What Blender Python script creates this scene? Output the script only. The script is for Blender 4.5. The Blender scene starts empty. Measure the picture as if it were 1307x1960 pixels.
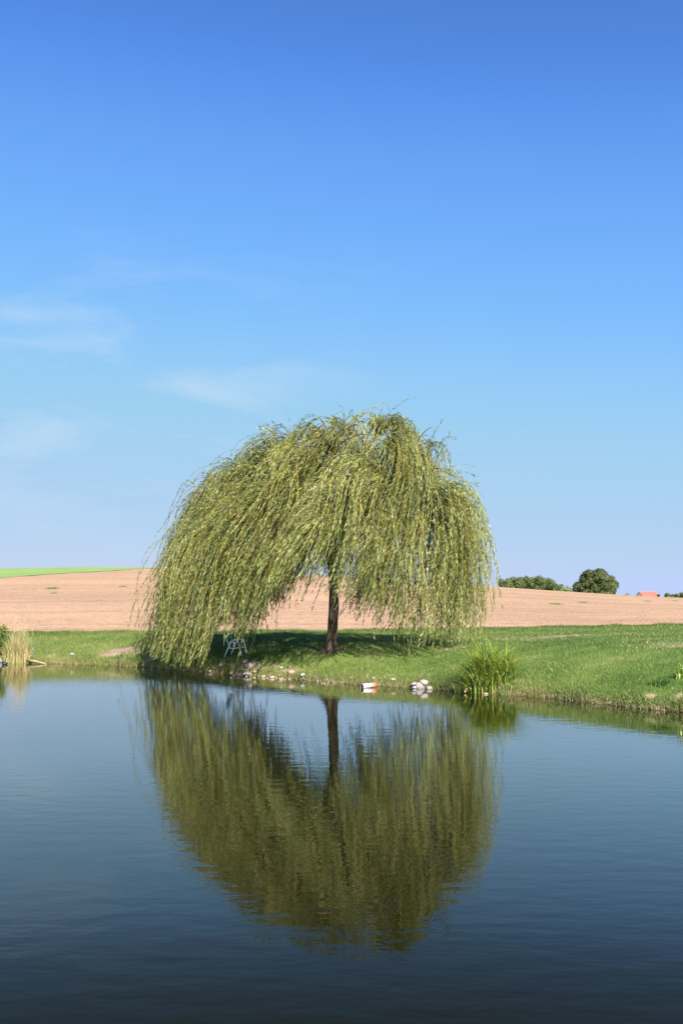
import bpy, math, random
import numpy as np
from mathutils import Vector, Matrix, noise as mnoise

R = math.radians
rng = np.random.default_rng(11)
random.seed(5)
scene = bpy.context.scene
col = scene.collection

# ------------------------------------------------------------------ helpers
def tag(o, label=None, cat=None, group=None, kind=None):
    if label: o['label'] = label
    if cat: o['category'] = cat
    if group: o['group'] = group
    if kind: o['kind'] = kind
    return o

def empty(name, loc, rz=0.0):
    o = bpy.data.objects.new(name, None)
    o.empty_display_size = 0.2
    col.objects.link(o)
    o.location = loc
    o.rotation_euler = (0, 0, rz)
    return o

def link_mesh(name, me, mat, parent=None, smooth=False):
    o = bpy.data.objects.new(name, me)
    col.objects.link(o)
    if mat: me.materials.append(mat)
    if parent: o.parent = parent
    if smooth:
        me.polygons.foreach_set('use_smooth', np.ones(len(me.polygons), dtype=bool))
    me.update()
    return o

def mesh_np(name, verts, faces, k):
    """verts (n,3), faces (m,k) all with k corners"""
    me = bpy.data.meshes.new(name)
    n, m = len(verts), len(faces)
    me.vertices.add(n)
    me.vertices.foreach_set('co', np.asarray(verts, dtype=np.float32).ravel())
    me.loops.add(m * k)
    me.loops.foreach_set('vertex_index', np.asarray(faces, dtype=np.int32).ravel())
    me.polygons.add(m)
    me.polygons.foreach_set('loop_start', np.arange(0, m * k, k, dtype=np.int32))
    me.polygons.foreach_set('loop_total', np.full(m, k, dtype=np.int32))
    me.update(calc_edges=True)
    return me

def vattr(me, name, vals):
    a = me.attributes.new(name, 'FLOAT', 'POINT')
    a.data.foreach_set('value', np.asarray(vals, dtype=np.float32))

class MB:
    def __init__(s): s.v = []; s.f = []
    def tube(s, pts, rad, n=8, caps=True, wob=0.0, seed=0):
        pts = [Vector(p) for p in pts]
        if not isinstance(rad, (list, tuple)): rad = [rad] * len(pts)
        b0 = len(s.v)
        up = Vector((0, 0, 1))
        prev = None
        for i, p in enumerate(pts):
            t = (pts[min(i + 1, len(pts) - 1)] - pts[max(i - 1, 0)]).normalized()
            if prev is None:
                a = t.cross(up) if abs(t.z) < .95 else t.cross(Vector((1, 0, 0)))
            else:
                a = prev - t * prev.dot(t)
            a.normalize(); prev = a
            b = t.cross(a)
            for k in range(n):
                th = 2 * math.pi * k / n
                r = rad[i]
                if wob: r *= 1 + wob * mnoise.noise(Vector((math.cos(th) * 1.6 + seed, math.sin(th) * 1.6, i * .35)))
                s.v.append(tuple(p + a * math.cos(th) * r + b * math.sin(th) * r))
        for i in range(len(pts) - 1):
            for k in range(n):
                s.f.append((b0 + i * n + k, b0 + i * n + (k + 1) % n, b0 + (i + 1) * n + (k + 1) % n, b0 + (i + 1) * n + k))
        if caps:
            s.f.append(tuple(b0 + k for k in range(n))[::-1])
            s.f.append(tuple(b0 + (len(pts) - 1) * n + k for k in range(n)))
        return s
    def box(s, x0, x1, y0, y1, z0, z1):
        b = len(s.v)
        s.v += [(x, y, z) for z in (z0, z1) for y in (y0, y1) for x in (x0, x1)]
        s.f += [tuple(b + i for i in q) for q in ((0, 2, 3, 1), (4, 5, 7, 6), (0, 1, 5, 4), (2, 6, 7, 3), (0, 4, 6, 2), (1, 3, 7, 5))]
        return s
    def poly(s, vs, fs):
        b = len(s.v)
        s.v += [tuple(v) for v in vs]
        s.f += [tuple(b + i for i in q) for q in fs]
        return s
    def build(s, name, mat, parent=None, smooth=False):
        me = bpy.data.meshes.new(name)
        me.from_pydata(s.v, [], s.f)
        return link_mesh(name, me, mat, parent, smooth)

# ------------------------------------------------------------------ materials
def mat_new(name):
    m = bpy.data.materials.new(name); m.use_nodes = True
    nt = m.node_tree
    for n in list(nt.nodes): nt.nodes.remove(n)
    out = nt.nodes.new('ShaderNodeOutputMaterial')
    return m, nt, out

def N(nt, t, **kw):
    n = nt.nodes.new(t)
    for k, v in kw.items():
        if k.startswith('i_'):
            key = k[2:]
            n.inputs[int(key) if key.isdigit() else key.replace('_', ' ')].default_value = v
        else: setattr(n, k, v)
    return n

def ramp(nt, fac, stops, interp='LINEAR'):
    r = nt.nodes.new('ShaderNodeValToRGB')
    r.color_ramp.interpolation = interp
    els = r.color_ramp.elements
    while len(els) < len(stops): els.new(0.5)
    for e, (p, c) in zip(els, stops):
        e.position = p; e.color = (*c, 1) if len(c) == 3 else c
    nt.links.new(fac, r.inputs[0])
    return r.outputs[0]

def noise_tex(nt, vec, scale, detail=4, rough=.55, sc=None):
    if sc is not None:
        mp = N(nt, 'ShaderNodeMapping'); mp.inputs['Scale'].default_value = sc
        nt.links.new(vec, mp.inputs['Vector']); vec = mp.outputs[0]
    n = N(nt, 'ShaderNodeTexNoise'); n.inputs['Scale'].default_value = scale
    n.inputs['Detail'].default_value = detail; n.inputs['Roughness'].default_value = rough
    nt.links.new(vec, n.inputs['Vector'])
    return n.outputs[0]

def mix(nt, a, b, fac, mode='MIX'):
    m = N(nt, 'ShaderNodeMix', data_type='RGBA', blend_type=mode)
    for sock, val in ((m.inputs['Factor'], fac), (m.inputs[6], a), (m.inputs[7], b)):
        if isinstance(val, (int, float)): sock.default_value = val
        elif isinstance(val, tuple): sock.default_value = (*val, 1)
        else: nt.links.new(val, sock)
    return m.outputs[2]

def principled(nt, out, color, rough=.8, spec=.3, bump=None, bstr=.5, bdist=.02, **kw):
    p = N(nt, 'ShaderNodeBsdfPrincipled')
    if isinstance(color, tuple): p.inputs['Base Color'].default_value = (*color, 1)
    else: nt.links.new(color, p.inputs['Base Color'])
    if isinstance(rough, (int, float)): p.inputs['Roughness'].default_value = rough
    else: nt.links.new(rough, p.inputs['Roughness'])
    p.inputs['Specular IOR Level'].default_value = spec
    for k, v in kw.items(): p.inputs[k.replace('_', ' ')].default_value = v
    if bump is not None:
        b = N(nt, 'ShaderNodeBump'); b.inputs['Strength'].default_value = bstr; b.inputs['Distance'].default_value = bdist
        nt.links.new(bump, b.inputs['Height']); nt.links.new(b.outputs[0], p.inputs['Normal'])
    if out is not None: nt.links.new(p.outputs[0], out.inputs['Surface'])
    return p

def pos(nt): return N(nt, 'ShaderNodeNewGeometry').outputs['Position']
def objc(nt): return N(nt, 'ShaderNodeTexCoord').outputs['Object']

def plain(name, color, rough=.6, spec=.3, var=.25, scale=6, bstr=.3, bdist=.01, metallic=0.):
    m, nt, out = mat_new(name)
    n = noise_tex(nt, objc(nt), scale, 5)
    dark = tuple(c * (1 - var) for c in color); lite = tuple(min(1, c * (1 + var)) for c in color)
    c = ramp(nt, n, [(.3, dark), (.7, lite)])
    principled(nt, out, c, rough, spec, n, bstr, bdist, Metallic=metallic)
    return m

def leaf_mat(name, stops, trans=.35, rough=.45, spec=.4, back=None, patch=None):
    """colour from per-leaf attribute 'tone'; translucent; optional paler underside"""
    m, nt, out = mat_new(name)
    a = N(nt, 'ShaderNodeAttribute', attribute_name='tone')
    c = ramp(nt, a.outputs['Fac'], stops)
    if patch:
        pn = noise_tex(nt, pos(nt), patch[0], 3)
        f = ramp(nt, pn, [(patch[2], (0, 0, 0)), (patch[3], (1, 1, 1))])
        c = mix(nt, c, patch[1], f)
    if back:
        g = N(nt, 'ShaderNodeNewGeometry')
        mm = N(nt, 'ShaderNodeMath', operation='MULTIPLY'); mm.inputs[1].default_value = back[1]
        nt.links.new(g.outputs['Backfacing'], mm.inputs[0])
        c = mix(nt, c, back[0], mm.outputs[0])
    p = principled(nt, None, c, rough, spec)
    t = N(nt, 'ShaderNodeBsdfTranslucent')
    tc = mix(nt, c, (1.0, 1.0, .45), 1.0, 'MULTIPLY')
    nt.links.new(tc, t.inputs['Color'])
    ms = N(nt, 'ShaderNodeMixShader'); ms.inputs[0].default_value = trans
    nt.links.new(p.outputs[0], ms.inputs[1]); nt.links.new(t.outputs[0], ms.inputs[2])
    nt.links.new(ms.outputs[0], out.inputs['Surface'])
    return m

# ------------------------------------------------------------------ camera (1307 x 1960 photograph)
W, H, F = 1307, 1960, 1900.0
CAM_Z, HORIZON = 2.5, 1160.0
PITCH = math.atan((HORIZON - H / 2) / F)
cam = bpy.data.cameras.new('camera'); camo = bpy.data.objects.new('camera', cam); col.objects.link(camo)
camo.location = (0, 0, CAM_Z)
camo.rotation_euler = (R(90) + PITCH, 0, 0)
cam.sensor_fit = 'VERTICAL'; cam.sensor_height = 36; cam.lens = 36 * F / H
cam.clip_start = .1; cam.clip_end = 8000
scene.camera = camo
def ray(px, py):
    u = (px - W / 2) / F; v = (H / 2 - py) / F
    cp, sp = math.cos(PITCH), math.sin(PITCH)
    d = np.array([u, cp - v * sp, sp + v * cp])
    return d / d[1]                       # scaled so that dy = 1

def at_depth(px, py, Y):
    d = ray(px, py) * Y
    return Vector((d[0], Y, CAM_Z + d[2]))

# ------------------------------------------------------------------ terrain
shore_px = [(0,1272),(60,1273),(130,1275),(200,1277),(280,1281),(330,1286),(400,1291),(450,1297),(500,1300),(560,1304),
            (600,1308),(650,1312),(700,1316),(760,1319),(820,1323),(880,1328),(940,1332),(1000,1336),(1060,1341),(1120,1348),
            (1180,1355),(1240,1362),(1307,1368)]
sx, sy = [], []
for a, b in shore_px:
    d = ray(a, b - 4); Y = -CAM_Z / d[2]
    sx.append(d[0] * Y); sy.append(Y)
SXs = [-400, -60, -36, -32, -26, -20] + sx + [12, 17, 21, 24, 40, 400]
SYs = [-60, -55, -40, 6, 26, 38] + sy + [19, 13, 5, -30, -55, -60]
def S(x): return np.interp(x, SXs, SYs)

ex_px = [(0,1211),(300,1210),(640,1208),(905,1204),(1100,1200),(1307,1197)]
FE = 51.0
EX, EH = [], []
for a, b in ex_px:
    d = ray(a, b); EX.append(d[0] * FE); EH.append(CAM_Z + d[2] * FE)
def eh(x): return np.interp(x, EX, EH)
def fedge(x):
    x = np.asarray(x, float)
    return FE + .25 * np.sin(x * .9) + .18 * np.sin(x * 2.3 + 1) + .1 * np.sin(x * 5.1)

CR = 260.0
cr_px = [(-1500,1150),(-500,1104),(0,1088),(150,1086),(300,1085),(450,1091),(600,1100),(700,1106),(830,1115),(960,1124),(1090,1133),(1190,1139),(1307,1145),(1700,1156),(2800,1162)]
CX, CH = [], []
for a, b in cr_px:
    d = ray(a, b); CX.append(d[0] * CR); CH.append(CAM_Z + d[2] * CR)
def crest(x):   # crest height as a function of lateral angle x/Y, evaluated at the crest line
    k = 12.0
    return (np.interp(x - k, CX, CH) + np.interp(x, CX, CH) * 2 + np.interp(x + k, CX, CH)) / 4

def fbm(x, y, seed=0, octs=4, f0=1.0):
    x = np.asarray(x, float); y = np.asarray(y, float)
    r = np.random.default_rng(seed)
    o = np.zeros(np.broadcast(x, y).shape); a = 1.0; f = f0
    for i in range(octs):
        for j in range(3):
            th = r.uniform(0, 6.28); ph = r.uniform(0, 6.28)
            o = o + a / 3 * np.sin(f * r.uniform(.7, 1.4) * (x * math.cos(th) + y * math.sin(th)) + ph)
        a *= .55; f *= 2.0
    return o

def height(x, y):
    x = np.asarray(x, float); y = np.asarray(y, float)
    t = y - S(x)
    e = fedge(x); wdt = np.maximum(e - S(x), 1)
    up = .16 * (1 - np.exp(-np.maximum(t, 0) / .12)) + 0
    g = (1 - np.exp(-np.maximum(t, 0) / 4.4)) / (1 - np.exp(-wdt / 4.4))
    hb = up * np.exp(-np.maximum(t, 0) / 3) + eh(x) * g
    hb = hb + .034 * fbm(x, y, 3, 4, 1.1) * np.clip(t / 1.2, 0, 1) + .02 * fbm(x, y, 8, 3, 5) * np.clip(t / .3, 0, 1)
    near = .95 * (1 - np.exp(-np.maximum(2.6 + .3 * np.sin(x * .7) - y, 0) / .9))
    bed = -np.minimum(-t * .5, 1.5)
    far_side = np.where(t > 0, hb, bed)
    hbank = np.where(near > 0, np.maximum(far_side, near - .0), far_side)
    # field
    s = np.clip((y - e) / (CR - e), 0, None)
    xc = x * CR / np.maximum(y, 30)
    hc = crest(xc)
    prof = np.where(s < 1, s + .10 * s * (1 - s) , 1 - .0 * s)
    ridge = np.where(s < 1, 0, (s - 1) * (s - 1) * 14)
    hf = eh(x * FE / np.maximum(y, 30)) + (hc - eh(x * FE / np.maximum(y, 30))) * prof
    hf = hf - np.minimum(ridge, hc - 0) + .12 * fbm(x, y, 5, 3, .12) * np.clip(s * 6, 0, 1) * np.where(s < .9, 1, 0.3)
    hf = np.maximum(hf, -1)
    return np.where(y > e, hf, hbank)

def on_ground(px, py):
    d = ray(px, py)
    Ys = np.arange(5, 420, .1)
    def gap(Y): return CAM_Z + d[2] * Y - np.maximum(height(d[0] * Y, Y), 0)
    hit = np.nonzero(gap(Ys) < 0)[0]
    if len(hit) == 0: return Vector((d[0] * 100, 100, 0))
    Y0 = Ys[hit[0]]
    fine = np.linspace(Y0 - .1, Y0, 101)
    k = np.nonzero(gap(fine) < 0)[0]
    hi = float(fine[k[0]]) if len(k) else float(Y0)
    return Vector((d[0] * hi, hi, max(float(height(d[0] * hi, hi)), 0)))

def grid(name, X, Y, mat, dz=0.0, zfun=height):
    """X, Y 2-D arrays"""
    Z = zfun(X, Y) + dz
    n, m = X.shape
    v = np.stack([X, Y, Z], -1).reshape(-1, 3)
    i = np.arange(n * m).reshape(n, m)
    f = np.stack([i[:-1, :-1], i[:-1, 1:], i[1:, 1:], i[1:, :-1]], -1).reshape(-1, 4)
    me = mesh_np(name, v, f, 4)
    return link_mesh(name, me, mat, None, True)

# --- ground materials
def soil_color(nt, p):
    n1 = noise_tex(nt, p, .05, 3)
    n2 = noise_tex(nt, p, 1.6, 6, .7)
    n3 = noise_tex(nt, p, 7.0, 3, .7)
    c = ramp(nt, n2, [(.26, (.31, .19, .115)), (.42, (.45, .285, .18)), (.58, (.51, .33, .21)), (.74, (.66, .46, .31))])
    c = mix(nt, c, ramp(nt, n3, [(.3, (.70, .68, .66)), (.55, (1, 1, 1)), (.75, (1.15, 1.13, 1.1))]), 1.0, 'MULTIPLY')
    c = mix(nt, c, ramp(nt, n1, [(.35, (.88, .85, .84)), (.65, (1.06, 1.05, 1.02))]), 1.0, 'MULTIPLY')
    return c, n2, n3

def mat_field():
    m, nt, out = mat_new('soil')
    p = pos(nt)
    c, n2, n3 = soil_color(nt, p)
    # faint drill rows across the slope
    st = noise_tex(nt, p, 1.0, 3, .6, (.03, .45, .1))
    c = mix(nt, c, ramp(nt, st, [(.38, (.88, .87, .86)), (.6, (1.04, 1.04, 1.04))]), 1.0, 'MULTIPLY')
    # sparse weeds
    w = noise_tex(nt, p, .9, 5, .7, (1, 1, 1))
    wf = ramp(nt, w, [(.70, (0, 0, 0)), (.76, (.7, .7, .7))])
    c = mix(nt, c, (.16, .21, .06), wf)
    # green fringe near the bank
    sep = N(nt, 'ShaderNodeSeparateXYZ'); nt.links.new(p, sep.inputs[0])
    mr = N(nt, 'ShaderNodeMapRange'); mr.inputs['From Min'].default_value = 51; mr.inputs['From Max'].default_value = 66
    mr.inputs['To Min'].default_value = .12; mr.inputs['To Max'].default_value = -.02
    nt.links.new(sep.outputs['Y'], mr.inputs['Value'])
    w2 = noise_tex(nt, p, .55, 6, .7, (.5, 1.6, 1))
    ad = N(nt, 'ShaderNodeMath', operation='ADD'); nt.links.new(w2, ad.inputs[0]); nt.links.new(mr.outputs[0], ad.inputs[1])
    c = mix(nt, c, (.17, .22, .07), ramp(nt, ad.outputs[0], [(.66, (0, 0, 0)), (.74, (.75, .75, .75))]))
    bm = N(nt, 'ShaderNodeMath', operation='ADD'); nt.links.new(n2, bm.inputs[0]); nt.links.new(n3, bm.inputs[1])
    principled(nt, out, c, .95, .1, bm.outputs[0], .8, .07)
    return m

def mat_bank():
    m, nt, out = mat_new('bank_earth')
    p = pos(nt)
    n1 = noise_tex(nt, p, .45, 5, .6)
    n2 = noise_tex(nt, p, 5, 5, .7)
    n4 = noise_tex(nt, p, 18, 4, .7)
    g = ramp(nt, n1, [(.3, (.060, .115, .020)), (.5, (.115, .185, .032)), (.7, (.19, .24, .06))])
    g = mix(nt, g, ramp(nt, n4, [(.3, (.45, .5, .45)), (.6, (1.1, 1.1, 1.0))]), 1.0, 'MULTIPLY')
    earth = ramp(nt, n2, [(.3, (.20, .13, .07)), (.7, (.50, .36, .24))])
    a = N(nt, 'ShaderNodeAttribute', attribute_name='bare')
    ad = N(nt, 'ShaderNodeMath', operation='ADD'); nt.links.new(a.outputs['Fac'], ad.inputs[0])
    sc = N(nt, 'ShaderNodeMath', operation='MULTIPLY'); sc.inputs[1].default_value = .5; nt.links.new(n2, sc.inputs[0])
    nt.links.new(sc.outputs[0], ad.inputs[1])
    c = mix(nt, g, earth, ramp(nt, ad.outputs[0], [(.55, (0, 0, 0)), (.8, (1, 1, 1))]))
    # wet dark earth along the water
    sep = N(nt, 'ShaderNodeSeparateXYZ'); nt.links.new(p, sep.inputs[0])
    wet = ramp(nt, sep.outputs['Z'], [(0.0, (.35, .30, .22)), (.07, (1, 1, 1))])
    c = mix(nt, c, wet, 1.0, 'MULTIPLY')
    principled(nt, out, c, .9, .2, n4, .8, .05)
    return m

def mat_green():
    m, nt, out = mat_new('young_crop')
    p = pos(nt)
    n1 = noise_tex(nt, p, .12, 4, .6); n2 = noise_tex(nt, p, 2.2, 5, .7)
    c = ramp(nt, n1, [(.35, (.20, .30, .085)), (.65, (.26, .36, .11))])
    c = mix(nt, c, ramp(nt, n2, [(.3, (.8, .82, .8)), (.6, (1.1, 1.08, 1.0))]), 1.0, 'MULTIPLY')
    principled(nt, out, c, .9, .2, n2, .7, .12)
    return m

M_FIELD, M_BANK, M_GREEN = mat_field(), mat_bank(), mat_green()

# bare-earth spots on the bank: (px, py, rx, ry metres, strength)
bare_px = [(228,1247,1.0,.55,1.0),(290,1262,.7,.35,.8),(265,1250,.5,.3,.6),(95,1256,.35,.25,.7),(410,1282,.6,.3,.7),(430,1262,.5,.35,.55),
           (475,1275,.6,.5,.8),(470,1292,.9,.12,.9),(545,1288,.55,.35,.8),(552,1298,.6,.15,.9),(515,1278,.45,.3,.7),(1040,1288,.6,.25,.3),(700,1262,.5,.3,.35),
           (870,1240,.9,.4,.6),(1016,1327,.25,.1,.6),(1245,1332,.2,.15,.7),(1285,1235,1.7,1.2,.42),(1100,1215,6,.9,.5),(1300,1332,.2,.15,.6),
           (945,1310,.8,.4,.7),(8,1262,.5,.4,.9),(120,1262,.5,.2,.5)]
BARE = []
for a, b, rx, ry, s_ in bare_px:
    q = on_ground(a, b); BARE.append((q.x, q.y, rx, ry, s_))
def bare(x, y):
    o = np.zeros(np.shape(x))
    for bx, by, rx, ry, s_ in BARE:
        o = np.maximum(o, s_ * np.exp(-((x - bx) / rx) ** 2 - ((y - by) / (ry * 1.6)) ** 2))
    t = y - S(x)
    o = np.maximum(o, .75 * np.exp(-np.maximum(t, 0) / .09) * (t > -.5))
    return o

xs = np.concatenate([np.linspace(-400, -40, 14), np.arange(-38, -17, .6), np.arange(-17, 22, .1), np.arange(22.4, 44, .8), np.linspace(46, 400, 14)])
us = np.concatenate([[0, .15, .3, .5, .7, .85, .95], ])
rowsY = []
Sx = S(xs); Ex = fedge(xs)
near_rows = [-60, -30, -10, -3, 0, .8, 1.2, 1.6, 1.9, 2.1, 2.3, 2.5, 2.7, 3.0, 3.4]
for r_ in near_rows: rowsY.append(np.full_like(xs, r_))
low = 3.6
for k in range(1, 14):
    rowsY.append(low + (np.maximum(Sx - .25, low + .4) - low) * (k / 13))
for k in range(1, 90):
    u = (k / 89) ** 1.7
    st = np.maximum(Sx - .25, low + .4)
    rowsY.append(st + (Ex - st) * u)
Yg = np.stack(rowsY, 0); Xg = np.broadcast_to(xs, Yg.shape)
ground = grid('ground', Xg, Yg, M_BANK)
vattr(ground.data, 'bare', bare(Xg, Yg).ravel())
tag(ground, 'short green grassy bank round the pond with patches of bare earth', 'ground', kind='structure')

fr = [0, .0008, .002, .004, .007, .011, .016]
fr = np.concatenate([fr, np.linspace(.022, 1.0, 90)])
ang = np.concatenate([np.linspace(-1500, -420, 10), np.linspace(-400, 400, 160), np.linspace(420, 1500, 10)]) / CR
rows = []; rx = []
for f_ in fr:
    # fan rows from the grass edge (straight in x at the edge) to the crest
    X_ = ang * (FE + (CR - FE) * f_)
    rows.append(fedge(X_) * (1 - f_) + CR * f_ + .01 * 0); rx.append(X_)
for Yf in (264, 270, 280, 300, 330, 370, 430, 520, 700, 1000, 1600, 3000, 6000):
    rows.append(np.full_like(ang, float(Yf))); rx.append(ang * Yf)
Yf = np.stack(rows, 0); Xf = np.stack(rx, 0)
def hfield(x, y): return height(x, np.maximum(y, fedge(x) + 1e-4))
field = grid('ploughed_field', Xf, Yf, M_FIELD, 0, hfield)
tag(field, 'bare tan pink ploughed field rising to the skyline behind the pond', 'field', kind='structure')

# green crop on the upper left of the hill
A = on_ground(0, 1107); B = on_ground(150, 1096)
def gb(x):
    return np.interp(x, [-400, A.x, B.x, -40, 0], [A.y - (A.x + 400) * .25, A.y, B.y, 245, 300]) + 1.2 * np.sin(x * .4) + .6 * np.sin(x * 1.3)
gx = np.linspace(-300, -32, 200)
gy = np.stack([gb(gx) + (330 - gb(gx)) * u for u in np.linspace(0, 1, 40)], 0)
tag(grid('crop_field', np.broadcast_to(gx, gy.shape), gy, M_GREEN, .05),
    'thin strip of green crop along the top left of the hill', 'field', kind='structure')

# ------------------------------------------------------------------ water
def mat_water():
    m, nt, out = mat_new('pond_water')
    p = pos(nt)
    w1 = noise_tex(nt, p, 1.0, 2, .45, (2.0, 3.9, 1))
    w2 = noise_tex(nt, p, 1.0, 2, .5, (8, 13, 1))
    w3 = noise_tex(nt, p, .12, 2, .5)
    b1 = N(nt, 'ShaderNodeBump'); b1.inputs['Strength'].default_value = 1; b1.inputs['Distance'].default_value = WAVE[0]
    nt.links.new(w1, b1.inputs['Height'])
    mul = N(nt, 'ShaderNodeMath', operation='MULTIPLY')
    nt.links.new(w2, mul.inputs[0]); nt.links.new(ramp(nt, w3, [(.35, (.35,) * 3), (.65, (1,) * 3)]), mul.inputs[1])
    b2 = N(nt, 'ShaderNodeBump'); b2.inputs['Strength'].default_value = 1; b2.inputs['Distance'].default_value = WAVE[1]
    nt.links.new(mul.outputs[0], b2.inputs['Height']); nt.links.new(b1.outputs[0], b2.inputs['Normal'])
    pr = N(nt, 'ShaderNodeBsdfDiffuse'); pr.inputs['Color'].default_value = (.0060, .0064, .0012, 1)
    gl = N(nt, 'ShaderNodeBsdfGlossy'); gl.inputs['Roughness'].default_value = .012; gl.inputs['Color'].default_value = (1, 1, 1, 1)
    nt.links.new(b2.outputs[0], gl.inputs['Normal'])
    fr_ = N(nt, 'ShaderNodeFresnel'); fr_.inputs['IOR'].default_value = 1.333; nt.links.new(b2.outputs[0], fr_.inputs['Normal'])
    fc = ramp(nt, fr_.outputs[0], [(.06, (.0,) * 3), (.11, (.025,) * 3), (.15, (.075,) * 3), (.20, (.18,) * 3), (.43, (.53,) * 3), (1, (1,) * 3)])
    ms = N(nt, 'ShaderNodeMixShader'); nt.links.new(fc, ms.inputs[0]); nt.links.new(pr.outputs[0], ms.inputs[1]); nt.links.new(gl.outputs[0], ms.inputs[2])
    nt.links.new(ms.outputs[0], out.inputs['Surface'])
    return m
WAVE = (.0028, .0008)
wx = np.linspace(-60, 60, 25); wy = np.linspace(-2, 60, 25)
WX, WY = np.meshgrid(wx, wy)
water = grid('pond_water', WX, WY, mat_water(), 0, lambda x, y: np.zeros(x.shape))
# trim away water under the hill: keep only the basin
tag(water, 'calm dark pond with fine ripples reflecting the willow and the blue sky', 'water', kind='structure')

# ------------------------------------------------------------------ willow
TD = 36.5
tb = on_ground(632, 1249)
TX, TY, TZ = tb.x, tb.y, tb.z
def wx_(px): return (px - W / 2) / F * TY
def wz_(py): return CAM_Z + ray(653, py)[2] * TY
top_px = [(316,1010),(328,958),(350,924),(405,884),(455,860),(500,826),(555,798),(630,782),(700,786),(770,780),(842,806),(866,868),(906,926),(932,995),(950,1070)]
TXs = [wx_(a) for a, b in top_px]; TZs = [wz_(b) for a, b in top_px]
bot_px = [(260,1236),(290,1250),(340,1272),(395,1274),(412,1215),(436,1188),(462,1200),(485,1180),(510,1150),(540,1122),(575,1105),(618,1085),(645,1115),(700,1160),(760,1190),(800,1210),(870,1218),(920,1200),(950,1140),(990,1130)]
lim_px = [(280,1290),(290,1240),(303,1190),(314,1130),(318,1080),(322,1030),(328,970),(345,920),(395,880),(395,700)]
BXs = [wx_(a) for a, b in bot_px]; BZs = [wz_(b) for a, b in bot_px]
LXs = [wx_(a) for a, b in lim_px][::-1]; LZs = [wz_(b) for a, b in lim_px][::-1]
Lo = np.argsort(LZs); LZs = np.array(LZs)[Lo]; LXs = np.array(LXs)[Lo]
rlim_px = [(955,1230),(968,1150),(955,1080),(935,1000),(908,932),(880,885),(862,855),(856,795),(790,700)]
RZs = np.array([wz_(b) for a, b in rlim_px]); RXs = np.array([wx_(a) for a, b in rlim_px])
XC = .5 * (TXs[0] + TXs[-1]); RD = 4.6; ZB = 3.0
def yoff(x): return 4.2 * np.clip((-x - 1.0) / 4.5, 0, 1)
def dome(x, v):
    k = np.sqrt(np.clip(1 - (v / RD) ** 2, .02, 1))
    xs_ = XC + (x - XC) / k
    inside = (xs_ > TXs[0]) & (xs_ < TXs[-1])
    z = ZB + (np.interp(xs_, TXs, TZs) - ZB) * (k ** .8)
    return z, inside

def mat_bark(name, c0, c1):
    m, nt, out = mat_new(name)
    p = objc(nt)
    n = noise_tex(nt, p, 3.0, 6, .7, (4, 4, .8)); n2 = noise_tex(nt, p, 1.5, 3)
    c = ramp(nt, n, [(.3, c0), (.7, c1)])
    c = mix(nt, c, ramp(nt, n2, [(.4, (.8, .8, .75)), (.6, (1.1, 1.1, 1.05))]), 1.0, 'MULTIPLY')
    principled(nt, out, c, .9, .15, n, 1.0, .04)
    return m
M_BARK = mat_bark('willow_bark', (.035, .026, .018), (.125, .095, .065))

willow = empty('willow_tree', (TX, TY, TZ))
tag(willow, 'large weeping willow with windblown drooping green branches on the grassy pond bank', 'tree')
def loc(p): return (p[0] - TX, p[1] - TY, p[2] - TZ)

# trunk: slight lean, flared foot, tapering
tpts, trad = [], []
FORK = TZ + 3.9
for i in range(19):
    u = i / 18
    z = -.25 + u * (FORK + .5 - TZ)
    tpts.append((.10 * math.sin(u * 3.2) + .05 * u, .05 * math.sin(u * 5), z))
    trad.append(.195 * (1 - .30 * u) + .20 * math.exp(-max(z, 0) / .22))
MB().tube(tpts, trad, 18, wob=.28).build('trunk', M_BARK, willow, True)

limb_nodes = []     # (pos, radius)
def bez(a, b, c, d, n):
    out = []
    for i in range(n + 1):
        t = i / n
        out.append(a * (1 - t) ** 3 + b * 3 * t * (1 - t) ** 2 + c * 3 * t * t * (1 - t) + d * t ** 3)
    return out
rr = random.Random(21)
limb_targets = [(-5.0, 0.3), (-4.2, -2.0), (-3.9, 2.3), (-2.4, -3.0), (-2.2, 1.0), (-1.2, 3.4), (-.4, -1.2), (.4, -3.4), (.9, 1.4), (1.9, 3.2), (2.2, -2.2),
                (3.4, .3), (3.7, -2.0), (3.6, 2.2), (-.3, .3), (2.6, -.5), (-3.2, -.8)]
limb_meshes = []
for i, (lx, lv) in enumerate(limb_targets):
    zt, ok = dome(np.array(lx), np.array(lv))
    zt = float(zt) - rr.uniform(1.3, 2.1)
    yy_ = TY + lv + float(yoff(lx)); end = Vector((lx * .92 * yy_ / TY, yy_, CAM_Z + (zt - CAM_Z) * yy_ / TY))
    z0 = FORK - TZ + rr.uniform(-1.1, .4)
    st = Vector((TX + .06, TY, TZ + z0))
    hd = end - st
    c1 = st + Vector((hd.x * .10, hd.y * .10, hd.z * .55)) ; c2 = st + Vector((hd.x * .62, hd.y * .62, hd.z * 1.02))
    pts = bez(st, c1, c2, end, 12)
    for j in range(2, 12):
        pts[j] = pts[j] + Vector((rr.uniform(-.07, .07), rr.uniform(-.07, .07), rr.uniform(-.05, .05)))
    r0 = rr.uniform(.085, .13)
    rad = [r0 * (1 - .75 * j / 12) + .012 for j in range(13)]
    mb = MB().tube([loc(p) for p in pts], rad, 8, wob=.15, seed=i)
    limb_meshes.append(mb)
    for j in range(4, 13): limb_nodes.append((pts[j], rad[j], i))

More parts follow.
